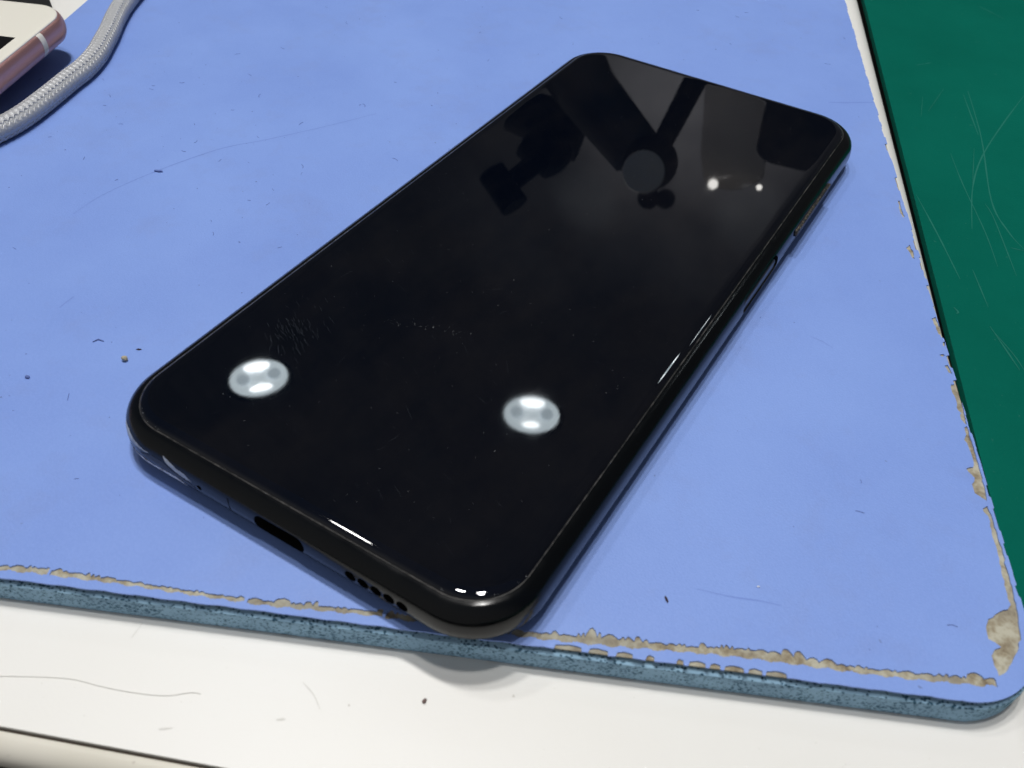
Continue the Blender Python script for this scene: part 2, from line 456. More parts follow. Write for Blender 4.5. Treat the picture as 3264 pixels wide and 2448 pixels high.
H = [
 [(0.07265,0.02977),(0.07326,0.03089),(0.07405,0.02937),(0.07576,0.02572),(0.07509,0.02552),(0.07401,0.02771)],
 [(0.07639,0.02354),(0.07675,0.02406),(0.07710,0.02248),(0.07664,0.02243)],
 [(0.07669,0.01918),(0.07721,0.01993),(0.07769,0.01960),(0.07729,0.01893)],
 [(0.07827,0.01653),(0.07882,0.01704),(0.07944,0.01614),(0.08019,0.01494),(0.07945,0.01490)],
 [(0.08065,0.01169),(0.08135,0.01238),(0.08178,0.01104),(0.08288,0.00903),(0.08384,0.00697),(0.08475,0.00449),(0.08556,0.00251),(0.08535,0.00230),(0.08439,0.00317),(0.08392,0.00419),(0.08401,0.00488),(0.08329,0.00528),(0.08285,0.00675),(0.08226,0.00819),(0.08130,0.00957)],
 [(0.08532,0.00143),(0.08566,0.00201),(0.08628,0.00083),(0.08726,-0.00147),(0.08821,-0.00369),(0.08933,-0.00614),(0.09006,-0.00801),(0.09118,-0.01070),(0.09195,-0.01278),(0.09241,-0.01434),(0.09164,-0.01412),(0.09026,-0.01373),(0.08941,-0.01187),(0.08955,-0.01026),(0.08779,-0.00873),(0.08879,-0.00768),(0.08851,-0.00629),(0.08799,-0.00502),(0.08720,-0.00355),(0.08657,-0.00233),(0.08598,-0.00190),(0.08600,-0.00023)],
 [(0.09213,-0.01641),(0.09268,-0.01544),(0.09368,-0.01701),(0.09436,-0.01854),(0.09551,-0.02128),(0.09676,-0.02388),(0.09774,-0.02654),(0.09875,-0.02876),(0.09985,-0.03153),(0.10096,-0.03453),(0.10159,-0.03709),(0.10204,-0.03840),(0.10217,-0.04147),(0.10179,-0.04387),(0.10112,-0.04641),(0.10052,-0.04727),(0.10012,-0.04646),(0.09931,-0.04516),(0.09895,-0.04447),(0.09915,-0.04311),(0.09989,-0.04216),(0.09798,-0.04182),(0.09726,-0.03989),(0.09728,-0.03823),(0.09850,-0.03595),(0.09948,-0.03482),(0.09974,-0.03364),(0.09910,-0.03271),(0.09822,-0.03051),(0.09714,-0.02730),(0.09591,-0.02406),(0.09491,-0.02206),(0.09392,-0.01962),(0.09328,-0.01766),(0.09238,-0.01706)],
 [(0.05494,0.07063),(0.05533,0.07090),(0.05651,0.06781),(0.05812,0.06477),(0.05784,0.06411),(0.05648,0.06649)],
 [(0.06166,0.05210),(0.06207,0.05384),(0.06360,0.05114),(0.06444,0.04888),(0.06385,0.04903),(0.06285,0.05076)],
]
for h in H: holes.append(jag(h, .0007, .00016))
# notches bitten out of the front lip towards the corner
for s, w in ((.0835, .0042), (.0885, .003), (.0925, .0026), (.0968, .0014), (.1012, .0012), (.1030, .0026), (.1060, .0017), (.1081, .003), (.1115, .0022), (.1140, .0032)):
    if s+w > Ltot-.012: continue
    holes.append(jag([onb(s, -.0002), onb(s+w, -.0002), onb(s+w*.97, .0007), onb(s+w*.5, .00095), onb(s+.0003, .0007)], .0006, .0001))
Lc, arc, far1, far2 = mat_outline(0, RC, 14)
edge = [tuple(Lc)]
N = 260
for i in range(1, N):
    t = i/N; p = Vector(mixp(tuple(Lc), arc[0], t))
    edge.append(tuple(p - bn*(.00006*math.sin(i*.9)+random.uniform(0, .00008))))
edge += arc
# right edge: crumbling film
p_s, p_e = Vector(arc[-1]), far1
tot = (p_e-p_s).length; s = .0
steps = []
pos = .004
while pos < .46:
    w = random.uniform(.0012, .004)
    dep = random.choice((0, 0, .0002, .0003, .0006)) if .05 < pos < .16 else random.choice((0, .0001, .0002, .0003))
    steps += [(pos, dep), (pos+w*.9, dep+random.uniform(-.00005, .00015))]
    pos += w
for ps, dep in steps: edge.append(tuple(p_s+md*ps-mn*dep))
edge += [tuple(far1), tuple(far2)]
bm = bmesh.new(); prism(bm, edge, 5.55*MM, T, holes)
for pts, w in (([(-0.09925,-0.04384), (-0.09996,-0.03465), (-0.09769,-0.02075), (-0.09286,-0.00499), (-0.08664,0.00501), (-0.07849,0.01954), (-0.07253,0.03152)], .00026),
               ([(0.02517,0.10978), (0.02964,0.11278), (0.03586,0.11750)], .0009),
               ([(0.05755,-0.05770), (0.06258,-0.05609), (0.06652,-0.05439), (0.06966,-0.05334)], .00025),
               ([(-0.07558,-0.06681), (-0.07606,-0.06298)], .0004),
               ([(0.05320,0.00996), (0.05567,0.00981), (0.05817,0.00902)], .0002)):
    c = catmull(pts, 6) if len(pts) > 2 else [mixp(pts[0], pts[1], i/6) for i in range(7)]
    ribbon(bm, c, w, T+.00003, 1)
film = from_bm('vinyl_film', bm, [M_film, M_scratch2], blue, False)

# ------------------------------------------------------------------ black phone
W, L, RAD = .0745, 0.16813, .0094
phone = empty('black_phone', (0, 0, T), 'black smartphone lying screen up and switched off on the blue mat', 'phone')
H0 = ZS-T      # seam height in phone space (origin on the mat)
FR = [(-1.6, -.35), (-.28, -.32), (-.06, -.02), (.14, -.06), (.95, -.30), (1.8, -.85), (2.4, -1.6), (2.75, -2.4), (2.9, -3.4), (2.94, -4.5), (2.8, -5.5), (2.3, -6.4), (1.3, -7.2), (-.3, -7.9), (-2.4, -8.33), (-4.5, -8.5)]
prof = [(-1.6, -.35), (-.28, -.32)] + catmull(FR[2:], 4)
def fring(o, z): return [(x, y, z*MM+H0) for x, y in rrect(W/2+o*MM, L/2+o*MM, RAD+o*MM, 16)]
bm = bmesh.new(); loft(bm, [fring(o, z) for o, z in prof])
frame = from_bm('frame', bm, [M_frame, M_hole], phone, True, math.radians(40))
def capsule(name, axis, cpos, half, r, depth):
    """capsule prism cutter; axis 'x': long direction along x, drilled along y"""
    bm = bmesh.new(); pts = []
    for i in range(24):
        a = 2*math.pi*i/24; dx = r*math.cos(a); dz = r*math.sin(a)
        pts.append((dx+(half if dx >= 0 else -half), dz))
    if axis == 'x': rings = [[(cpos[0]+u, cpos[1]+q, cpos[2]+w) for u, w in pts] for q in (-depth, depth)]
    else: rings = [[(cpos[0]+q, cpos[1]+u, cpos[2]+w) for u, w in pts] for q in (-depth, depth)]
    loft(bm, rings)
    return from_bm(name, bm, M_hole, None, False)
yb = -L/2-.0027
cut = [capsule('cutter', 'x', (.0002, yb, H0-3.9*MM), .0034, .0016, .006)]
for k in range(5): cut.append(capsule('cutter', 'x', (.0140+k*.00235, yb, H0-3.9*MM), .00005, .00098, .005))
cut.append(capsule('cutter', 'x', (-.0163, yb, H0-3.9*MM), 0, .0005, .004))
xr = W/2+.0029
cut.append(capsule('cutter', 'y', (xr+.0003, .0136, H0-3.3*MM), .0082, .0017, .00175))
for c in cut: c.parent = None; c.location = (0, 0, T)
boolean(frame, cut)
for p in frame.data.polygons: p.use_smooth = True
bm = bmesh.new(); bm.from_mesh(frame.data)
for e in bm.edges:
    if len(e.link_faces) == 2 and e.calc_face_angle(0) > math.radians(32): e.smooth = False
bm.to_mesh(frame.data); bm.free()
# cover glass with rounded rim
GP = [(-.3, -.3), (-.14, -.22), (-.12, -.02), (-.2, .14), (-.45, .30), (-.9, .44), (-1.5, .52), (-2.2, .55)]
GFLAT = [(-2.5, .552), (-3.2, .552), (-4.5, .552)]
def gring(o, z): return [(x, y, z*MM+H0) for x, y in rrect(W/2+o*MM, L/2+o*MM, RAD+o*MM, 18)]
bm = bmesh.new(); loft(bm, [gring(o, z) for o, z in catmull(GP, 4)+GFLAT])
glass = from_bm('cover_glass', bm, M_glass, phone, True, math.radians(60))
bm = bmesh.new()
loft(bm, [[(x, y, z*MM+H0) for x, y in rrect(W/2+o*MM, L/2+o*MM, RAD+o*MM, 18)] for o, z in ((-.13, -.15), (-.10, .03), (.02, .045), (.10, -.01), (.12, -.15))], False, False)
from_bm('seam_gasket', bm, M_gask, phone, True)
# buttons
def button(name, y, half, zc, w, out, m):
    bm = bmesh.new(); rings = []
    for dx, k in ((-.0012, 1.0), (out-.0002, 1.0), (out, .82)):
        pts = []
        for i in range(28):
            a = 2*math.pi*i/28; u = w*k*math.cos(a); v_ = w*k*math.sin(a)
            pts.append((W/2+.00292+dx, y+u+(half if u >= 0 else -half), zc+v_))
        rings.append(pts)
    loft(bm, rings); return from_bm(name, bm, m, phone, True, math.radians(40))
button('power_button', .0136, .0080, H0-3.75*MM, .00125, -.0003, M_btn)
button('volume_rocker', .0462, .0112, H0-3.1*MM, .00085, .00045, M_worn)
# chipped coating at the lower left corner: patches that follow the frame surface
def surf(s, t):
    """s: distance along the perimeter measured from the lower left corner's arc middle, + towards the right along the lower edge;
    t: height in mm below the seam"""
    for (o0, z0), (o1, z1) in zip(prof, prof[1:]):
        if z1 <= -t <= z0:
            k = (z0+t)/(z0-z1) if z0 != z1 else 0
            o = o0+(o1-o0)*k; nx, nz = (z0-z1), (o1-o0); break
    else: o, nx, nz = .8, 1, 0
    cx, cy = -W/2+RAD, -L/2+RAD; R_ = RAD+o*MM
    half = RAD*math.pi/4
    if abs(s) <= half: a = math.radians(225)+s/RAD; p = Vector((cx+R_*math.cos(a), cy+R_*math.sin(a))); d = Vector((math.cos(a), math.sin(a)))
    elif s > half: p = Vector((cx+(s-half), cy-R_)); d = Vector((0, -1))
    else: p = Vector((cx-R_, cy+(-s-half))); d = Vector((-1, 0))
    n = Vector((d.x*nx, d.y*nx, nz)).normalized()
    return Vector((p.x, p.y, -t*MM+H0)), n
def patch(name, poly, m, label=None, lift=.00004):
    poly = jag(poly, .35, .10)
    xs = [p[0] for p in poly]; ys = [p[1] for p in poly]
    vin = [Vector(p) for p in poly]; n0 = len(vin)
    x = min(xs)
    inside = []
    while x < max(xs):
        y = min(ys)
        while y < max(ys):
            inside.append(Vector((x+random.uniform(-.05, .05), y+random.uniform(-.05, .05)))); y += .3
        x += .45
    v2, e2, f2, *_ = geometry.delaunay_2d_cdt(vin+inside, [], [list(range(n0))], 1, 1e-6)
    bm = bmesh.new(); vs = []
    for q in v2:
        p, n = surf(q[0]*MM, q[1]); vs.append(bm.verts.new(p+n*lift))
    for f in f2: bm.faces.new([vs[i] for i in f])
    for v_ in [v_ for v_ in bm.verts if not v_.link_faces]: bm.verts.remove(v_)
    o = from_bm(name, bm, m, phone, True); 
    if label: o['label'] = label
patch('coating_chip', [(1.0, 1.9), (3.0, 1.7), (5.2, 2.2), (8.0, 2.6), (5.8, 2.9), (3.6, 3.3), (3.0, 4.0), (1.8, 4.1), (1.2, 3.2)], M_chip)
patch('coating_chip', [(11.0, 1.6), (12.6, 2.0), (14.0, 2.5), (15.8, 2.6), (17.4, 3.6), (15.4, 3.7), (13.6, 3.2), (12.0, 2.6)], M_chip)
patch('bare_corner_scrape', [(1.4, 4.5), (4.0, 4.7), (6.6, 4.6), (8.6, 5.0), (11.4, 4.7), (14.6, 4.8), (15.8, 5.6), (13.0, 6.5), (9.0, 6.3), (5.5, 6.3), (2.6, 5.8)], M_chipw, 'pale bare scrape along the chipped lower corner')
patch('coating_scuff', [(8.6, 2.7), (11.0, 2.8), (13.0, 3.6), (17.6, 4.2), (18.4, 4.9), (13.5, 4.2), (9.0, 4.0), (6.0, 3.6)], M_scuffd)
patch('frame_groove', [(25.0, 2.4), (25.2, 2.4), (25.5, 5.6), (25.3, 5.6)], M_hole)
# fine dust caught along the seam and on the glass
bm = bmesh.new()
per = rrect(W/2-.0001, L/2-.0001, RAD, 40)
def fleck(bm, x, y, z, r):
    n = random.randint(3, 6); a0 = random.random()*6.28; e = random.uniform(.4, 1)
    ps = []
    for k in range(n):
        a = a0+6.283*k/n; rr = r*random.uniform(.6, 1.2)
        ps.append((x+rr*math.cos(a), y+rr*e*math.sin(a)))
    b0 = [bm.verts.new((*p, z)) for p in ps]; t0 = bm.verts.new((x, y, z+r*.5))
    for k in range(n): bm.faces.new((b0[k], b0[(k+1) % n], t0))
    bm.faces.new(list(reversed(b0)))
for k in range(150):
    i = random.randrange(len(per)); q = mixp(per[i], per[(i+1) % len(per)], random.random())
    fleck(bm, q[0]*random.uniform(.985, .999), q[1]*random.uniform(.994, .9995), T+H0+.0003*random.random(), random.uniform(.00003, .00008))
for k in range(300):
    x = random.uniform(-.034, .034); y = random.uniform(-.08, .08)
    fleck(bm, x, y, T+H0+.00055, random.uniform(.00002, .00006))
ZG = T+H0+.00056
for k in range(70):
    a0 = Vector((-0.02584,-0.05297))+Vector((random.gauss(0, .0026), random.gauss(0, .0030)))
    t = -.55+random.gauss(0, .15); L_ = random.uniform(.0006, .0026)
    ribbon(bm, [(a0.x+L_*i/3*math.cos(t), a0.y+L_*i/3*math.sin(t)) for i in range(4)], random.uniform(.00001, .00003), ZG, 1)
for k in range(40):
    a0 = Vector(mixp((-0.01284,-0.04150), (0.00184,-0.03642), random.random()))+Vector((random.gauss(0, .0006), random.gauss(0, .0006)))
    fleck(bm, a0.x, a0.y, ZG, random.uniform(.00002, .00007))
for k in range(60):
    a0 = Vector((random.uniform(-.033, .03), random.uniform(-.078, -.02))); t = random.choice((-.5, -.5, 1.2))+random.gauss(0, .25); L_ = random.uniform(.0006, .004)
    ribbon(bm, [(a0.x+L_*i/3*math.cos(t), a0.y+L_*i/3*math.sin(t)) for i in range(4)], random.uniform(.000006, .000016), ZG, 1)
tag(from_bm('dust_on_phone', bm, [M_white_dust, M_haze], None, False), kind='stuff')

# ------------------------------------------------------------------ rose phone on a black slab, upper left corner of the mat
ZP = 18.6                                    # top of the rose phone, mm
pa, pb = Vector((-0.14763,-0.02076)), Vector((-0.15502,-0.00307))      # right-hand rim of the white face
pd = (pb-pa).normalized(); pw = Vector((-pd.y, pd.x))       # across, to the far left
top_hit = Vector((-0.17551,0.00631))
ptop = (top_hit-pa).dot(pd)                   # distance of the far short edge
Wp, Lp, Rp = .0665, .138, .0095
ang = math.atan2(pd.y, pd.x)-math.pi/2
ctr = pa + pd*(ptop-Lp/2) + pw*(Wp/2-.0006)
rose = empty('rose_phone', (ctr.x, ctr.y, (ZP-7.1)*MM), 'rose gold phone with a white face lying past the braided cable', 'phone', None, ang)
def rring(o, z): return [(x, y, z*MM) for x, y in rrect(Wp/2+o*MM, Lp/2+o*MM, Rp+o*MM, 14)]
bm = bmesh.new(); loft(bm, [rring(o, z) for o, z in catmull([(-3, 0), (-1.6, .12), (-.4, .9), (.25, 2.2), (.4, 3.5), (.25, 4.9), (-.25, 6.1), (-.75, 6.55), (-1.1, 6.6)], 4)])
from_bm('body', bm, M_rose, rose, True, math.radians(50))
bm = bmesh.new(); loft(bm, [rring(o, z) for o, z in [(-.95, 6.5), (-.9, 6.75), (-1.0, 6.95), (-1.3, 7.06), (-2.0, 7.1)]])
from_bm('white_face', bm, M_wht, rose, True, math.radians(60))
dc = Vector((-0.15659,-0.00942)); dc = dc-ctr
dl = Vector((dc.dot(pw)*-1, dc.dot(pd)))     # display corner in phone space
bm = bmesh.new(); prism(bm, [(-dl.x, -dl.y), (dl.x, -dl.y), (dl.x, dl.y), (-dl.x, dl.y)], 7.08*MM, 7.13*MM)
from_bm('display', bm, M_scrn, rose, False)
# antenna band wrapping the side wall
bm = bmesh.new()
aa = Vector((-0.15502,-0.00307))-ctr; yb_ = aa.dot(pd)
cv = catmull([(-.4, .9), (.25, 2.2), (.4, 3.5), (.25, 4.9), (-.25, 6.1), (-.75, 6.55), (-1.0, 6.6)], 4)
r2 = [[(Wp/2+(o+.05)*MM, yy, z*MM) for o, z in cv] for yy in (yb_-.0022, yb_-.0002)]
v0 = [[bm.verts.new(p) for p in r] for r in r2]
for i in range(len(cv)-1): bm.faces.new((v0[0][i], v0[0][i+1], v0[1][i+1], v0[1][i]))
from_bm('antenna_band', bm, M_ant, rose, True)
# slab below it, standing on the table just past the mat
e0, e1 = Vector((-0.18585,0.02209)), Vector((-0.17854,0.01749))
ed = (e0-e1).normalized(); en = Vector((ed.y, -ed.x)); en = en if en.dot(la-e0) > 0 else -en
slab_c = e1 - en*.07 + ed*(.055-.008)
bm = bmesh.new()
loft(bm, [[(x, y, z*MM) for x, y in rrect(.07+o*MM, .055+o*MM, .004+o*MM, 6)] for o, z in ((-.8, 0), (0, .8), (0, 10.6), (-.6, 11.3), (-.9, 11.45))])
slab = from_bm('black_case', bm, M_blk, None, True, math.radians(40))
slab.location = (slab_c.x, slab_c.y, 0); slab.rotation_euler = (0, 0, math.atan2(en.y, en.x))
tag(slab, 'flat black box on the white table, underneath the rose gold phone', 'box')

# ------------------------------------------------------------------ braided cable
cp = [(-0.13937,-0.04257), (-0.13865,-0.03723), (-0.13843,-0.03135), (-0.13936,-0.02437), (-0.14194,-0.01580), (-0.14562,-0.00525), (-0.14781,0.00149), (-0.15151,0.00866), (-0.15594,0.01500), (-0.16019,0.02084), (-0.16623,0.02846), (-0.17209,0.03688), (-0.17744,0.04639), (-0.18219,0.05716)]
path = [Vector((p[0], p[1], T+.0027)) for p in catmull(cp, 10)]
acc = [0]
for a, b_ in zip(path, path[1:]): acc.append(acc[-1]+(b_-a).length)
def along(d):
    d = min(max(d, 0), acc[-1]-1e-7)
    for i in range(len(acc)-1):
        if acc[i+1] >= d:
            t = (d-acc[i])/(acc[i+1]-acc[i]); tg = (path[i+1]-path[i]).normalized()
            return path[i].lerp(path[i+1], t), tg
cable = empty('braided_cable', tuple(path[0]-Vector((0, 0, .0027))), 'silver braided cable curving across the far left of the blue mat', 'cable')
inv_ = Matrix.Translation(-cable.location)
RCB = .0026
bm = bmesh.new(); tube(bm, [inv_ @ p for p in path], RCB-.0004, 16); from_bm('cord_core', bm, M_core, cable)
bm = bmesh.new()
NC, PITCH, DS = 12, .019, .0005
frames = []
n = int(acc[-1]/DS)
for i in range(n+1):
    p, tg = along(i*DS); s_ = tg.cross(Vector((0, 0, 1))).normalized(); frames.append((p, s_, s_.cross(tg), tg))
# smooth the side vectors a little
for hand in (1, -1):
    for c in range(NC):
        for sub in (-.29, 0, .29):
            pts = []
            for i, (p, s_, u_, tg) in enumerate(frames):
                th_ = hand*2*math.pi*(i*DS/PITCH) + 2*math.pi*(c+sub)/NC
                # over two, under two
                ph = 2*math.pi*(i*DS)/PITCH*NC/2 + (math.pi*c if hand > 0 else math.pi*c+math.pi)
                rr_ = RCB-.00012+.00016*math.sin(ph)
                pts.append(inv_ @ (p+rr_*(math.cos(th_)*s_+math.sin(th_)*u_)))
            tube(bm, pts, .00024, 6)
from_bm('braid', bm, M_strand, cable)

# ------------------------------------------------------------------ crumbs and dust
def crumb(name, xy, z, size, m, label, cat, seed, rot=0, flat=.35):
    random.seed(seed)
    bm = bmesh.new(); bmesh.ops.create_icosphere(bm, subdivisions=2, radius=1)
    for v_ in bm.verts:
        v_.co *= random.uniform(.75, 1.15); v_.co.x *= size[0]/2; v_.co.y *= size[1]/2; v_.co.z *= flat*min(size)
    lo = min(v_.co.z for v_ in bm.verts)
    for v_ in bm.verts: v_.co.z -= lo
    o = from_bm(name, bm, m, None, False); o.location = (xy[0], xy[1], z); o.rotation_euler = (0, 0, rot)
    return tag(o, label, cat)
crumb('plastic_flake', (0.05442,-0.06198), T, (.0013, .00042), M_crumb, 'dark brown sliver on the blue mat right of the phone corner', 'flake', 1, -.75)
crumb('foam_crumb', (-0.05323,-0.07030), T, (.0013, .001), M_crumbb, 'beige crumb on the blue mat beside the chipped phone corner', 'crumb', 2, .4, .5)
crumb('dirt_crumb', (-0.05338,-0.06683), T, (.0010, .00035), M_crumb, 'small dark crumb on the mat between beige crumb and phone edge', 'crumb', 3, .6)
crumb('lint_speck', (-0.09719,-0.02073), T, (.0022, .0007), M_dust, 'grey oval speck on the mat below the cable bend', 'speck', 4, .4)
crumb('dirt_speck', (-0.06416,-0.08323), T, (.0010, .0007), M_dust, 'round dark speck on the blue mat left of the phone corner', 'speck', 5)
crumb('dirt_grain', (0.03122,-0.09290), 0, (.0006, .0009), M_grain, 'brown grain on the white table in front of the mat', 'grain', 6)
crumb('white_grain', (0.06551,-0.05212), T, (.0005, .00032), M_white_dust, 'tiny white grain on the mat toward the worn mat corner', 'grain', 7, .4)
# bent lint near the phone corner
bm = bmesh.new()
tube(bm, [(*p, T+.00012) for p in ((-0.06213,-0.07017), (-0.06182,-0.06909), (-0.06058,-0.06890))], [.00008, .00016, .00009], 6)
tag(from_bm('lint_fibre', bm, M_dust, None), 'bent grey lint scrap on the mat left of the beige crumb', 'lint')
bm = bmesh.new()
tube(bm, [(*p, .00006) for p in catmull([(-0.02332,-0.12331), (-0.01992,-0.12118), (-0.01401,-0.11780), (-0.00889,-0.11601), (-0.00445,-0.11424), (-0.00039,-0.11215), (0.00226,-0.10988), (0.00356,-0.10933)], 6)], .00006, 5)
tag(from_bm('hair_strand', bm, M_pencil, None), 'long thin grey hair lying on the white table front', 'hair')
random.seed(5)
bm = bmesh.new()
quad = [Vector(p) for p in ((-0.13474,-0.03567), (-0.16731,0.03473), (-0.09815,0.07258), (-0.05316,-0.07545))]
def inside_phone(x, y, m=.001): return abs(x) < W/2+m and abs(y) < L/2+m
def on_mat(p): return (p-ba).dot(bn) < -.004 and (p-ma).dot(mn) < -.004 and (p-la).dot(Vector((-ld.y, ld.x))) < -.003
cnt = 0
while cnt < 360:
    p = Vector((random.uniform(-.2, .12), random.uniform(-.13, .26)))
    if inside_phone(p.x, p.y) or not on_mat(p): continue
    dens = .18 + .8*math.exp(-((p.x+.095)**2+(p.y-.0)**2)/.0035)
    if random.random() > dens: continue
    cnt += 1
    if random.random() < .3:
        a = random.random()*6.28; L_ = random.uniform(.0006, .0018); cvt = random.uniform(-.9, .9)
        pts = [(p.x+L_*k/4*math.cos(a+cvt*k/4), p.y+L_*k/4*math.sin(a+cvt*k/4), T+.00004) for k in range(5)]
        tube(bm, pts, random.uniform(.000035, .00007), 4)
    else: fleck(bm, p.x, p.y, T+.00001, random.uniform(.00006, .00022)*(1 if random.random() < .9 else 1.6))
tag(from_bm('dust_specks', bm, M_dust, None, False), kind='stuff')
bm = bmesh.new(); cnt = 0
while cnt < 60:
    p = Vector((random.uniform(-.03, .1), random.uniform(-.125, -.06)))
    if (p-ba).dot(bn) < .0025 or (p-fa).dot(fn) > -.002: continue
    cnt += 1; fleck(bm, p.x, p.y, .00001, random.uniform(.00003, .00013))
for pts, w in (([(0.01459,-0.10006), (0.01719,-0.10070), (0.01940,-0.10194)], .0002), ([(0.00241,-0.11626), (0.00392,-0.11508)], .0004), ([(0.01520,-0.10645), (0.01622,-0.10563)], .0004), ([(-0.01159,-0.10846), (-0.01217,-0.10567)], .00012)):
    ribbon(bm, catmull(pts, 4) if len(pts) > 2 else [mixp(pts[0], pts[1], i/5) for i in range(6)], w, .00004)
tag(from_bm('table_dirt', bm, M_pencil, None, False), kind='stuff')

# ------------------------------------------------------------------ what the glass mirrors: fittings, a wall and bench gear beyond the table
def seen(pd_, dist): return Vector(pd_[0])+Vector(pd_[1])*dist
YW = 2.6
def onwall(pd_): return Vector(pd_[0])+Vector(pd_[1])*((YW-pd_[0][1])/pd_[1][1])
M_wall, nt, b = mat('grey_wall', (.42, .40, .38), .9, .2)
v = coords(nt); nt.links.new(ramp(nt, noise(nt, v, 3, 5, .6), [(.3, (.15, .15, .155)), (.7, (.26, .26, .265))]), b.inputs['Base Color'])
bm = bmesh.new(); box(bm, (-.4, YW+.05, 2.6), (13, .1, 6.7)); tag(from_bm('wall', bm, M_wall, None, False), kind='structure')
gear = empty('bench_microscope', (0, 0, 0), 'dark microscope on a jointed stand, mirrored in the upper part of the phone glass', 'microscope')
M_gear, _, _ = mat('black_paint', (.003, .0035, .005), .8, .1)
M_gear_lit, _, _ = mat('lit_black_paint', (.02, .021, .024), .6, .2)  # paler copy of the black paint, so the body tube looks lit
M_lens, _, _ = mat('grey_lens', (.6, .59, .58), .6, .3)
def bar(name, pts, r, m=M_gear, n=14):
    bm = bmesh.new(); tube(bm, [tuple(p) for p in pts], r, n); return from_bm(name, bm, m, gear, True, math.radians(50))
k_ = .00031
bar('boom_arm', [seen(((0.0023,0.0443,0.0148),(-0.2995,0.8188,0.4898)), .62), seen(((-0.0016,0.0650,0.0148),(-0.2928,0.8419,0.4533)), .62), seen(((-0.0084,0.1008,0.0148),(-0.2830,0.8717,0.4002)), .62), seen(((-0.0148,0.1399,0.0148),(-0.2706,0.8953,0.3540)), .62)], [.009, .010, .011, .012])
bar('body_tube', m=M_gear_lit, pts=[seen(((-0.0013,0.0391,0.0148),(-0.3196,0.8071,0.4965)), .60), seen(((-0.0248,0.0587,0.0148),(-0.3829,0.8077,0.4484)), .60), seen(((-0.0520,0.0871,0.0148),(-0.4330,0.8105,0.3943)), .60), seen(((-0.0775,0.1197,0.0148),(-0.4613,0.8163,0.3476)), .60)], r=[.023, .027, .036, .04])
def disc(name, pd_, dist, r, m, th=.006):
    c = seen(pd_, dist); d = Vector(pd_[1])
    bm = bmesh.new(); tube(bm, [tuple(c-d*th), tuple(c), tuple(c+d*th)], [r*.97, r, r*.97], 28); return from_bm(name, bm, m, gear, True, math.radians(50))
disc('lens_mount', ((0.0034,0.0369,0.0148),(-0.3032,0.8089,0.5037)), .60, .0235, M_gear, .02)
disc('objective_lens', ((0.0037,0.0325,0.0148),(-0.3068,0.8022,0.5122)), .575, .0175, M_lens)
disc('knob', ((0.0094,0.0233,0.0148),(-0.2929,0.7929,0.5344)), .60, .0095, M_gear, .012)
disc('knob', ((0.0126,0.0251,0.0148),(-0.2769,0.7995,0.5330)), .60, .0085, M_gear, .012)
bar('eyepiece_bar', [seen(((-0.0246,0.0123,0.0148),(-0.4464,0.7255,0.5237)), .58), seen(((-0.0131,0.0036,0.0148),(-0.4146,0.7228,0.5529)), .58)], [.0125, .0125])
bar('eyepiece_stem', [seen(((-0.0188,0.0076,0.0148),(-0.4314,0.7236,0.5388)), .59), seen(((-0.0185,0.0232,0.0148),(-0.4073,0.7572,0.5107)), .59)], [.0085, .0095])
bar('eyepiece_housing', [seen(((-0.0246,0.0303,0.0148),(-0.4199,0.7622,0.4927)), .60), seen(((-0.0143,0.0244,0.0148),(-0.3893,0.7655,0.5123)), .60), seen(((-0.0129,0.0235,0.0148),(-0.3852,0.7655,0.5154)), .60)], [.02, .018, .012])
side = bar('focus_housing', [seen(((-0.0363,0.0399,0.0148),(-0.4472,0.7628,0.4671)), .64), seen(((-0.0157,0.0394,0.0148),(-0.3749,0.7899,0.4853)), .64)], [.02, .026])
M_glint, nt, b = mat('glint_bead', (.8, .8, .8), .5, .5)  # glowing beads stand in for bright glints among the gear
b.inputs['Emission Color'].default_value = (1, .97, .92, 1); b.inputs['Emission Strength'].default_value = 9
for q, r, m in ((((0.0190,0.0369,0.0148),(-0.2373,0.8246,0.5136)), .0042, M_glint), (((0.0282,0.0417,0.0148),(-0.1930,0.8390,0.5088)), .0024, M_glint)):
    bm = bmesh.new(); bmesh.ops.create_uvsphere(bm, u_segments=12, v_segments=8, radius=r, matrix=Matrix.Translation(seen(q, .585)))
    from_bm('glint_bead', bm, m, gear)
screen_ = empty('dark_monitor', (0, 0, 0), 'black rounded monitor back mirrored at the far right of the phone glass', 'monitor')
c0_, c1_ = seen(((0.0274,0.0701,0.0148),(-0.1771,0.8713,0.4577)), .8), seen(((0.0268,0.0884,0.0148),(-0.1683,0.8874,0.4292)), .8)
bm = bmesh.new()
loft(bm, [[(x, y, z) for x, y in rrect(.052+o, .085+o, .022, 8)] for o, z in ((-.004, -.02), (0, -.016), (0, .012), (-.004, .016))])
o_ = from_bm('case', bm, M_gear, screen_, True, math.radians(40)); o_.location = c1_; o_.rotation_euler = (math.radians(75), 0, .15)
M_clr, nt, b = mat('clear_plastic', (.32, .27, .2), .2, .6)
b.inputs['Alpha'].default_value = .35
jar = [seen(q, .9) for q in (((-0.0019,0.1020,0.0148),(-0.2605,0.8782,0.4012)), ((0.0100,0.0719,0.0148),(-0.2429,0.8603,0.4482)), ((0.0177,0.0526,0.0148),(-0.2289,0.8448,0.4836)), ((0.0219,0.0420,0.0148),(-0.2200,0.8345,0.5052)), ((0.0230,0.0393,0.0148),(-0.2175,0.8315,0.5111)))]
bm = bmesh.new(); tube(bm, [tuple(p) for p in jar], [.032, .035, .038, .034, .02], 20)
tag(from_bm('clear_jar', bm, M_clr, None, True), 'cloudy clear jar mirrored in the phone glass beside the microscope arm', 'jar')
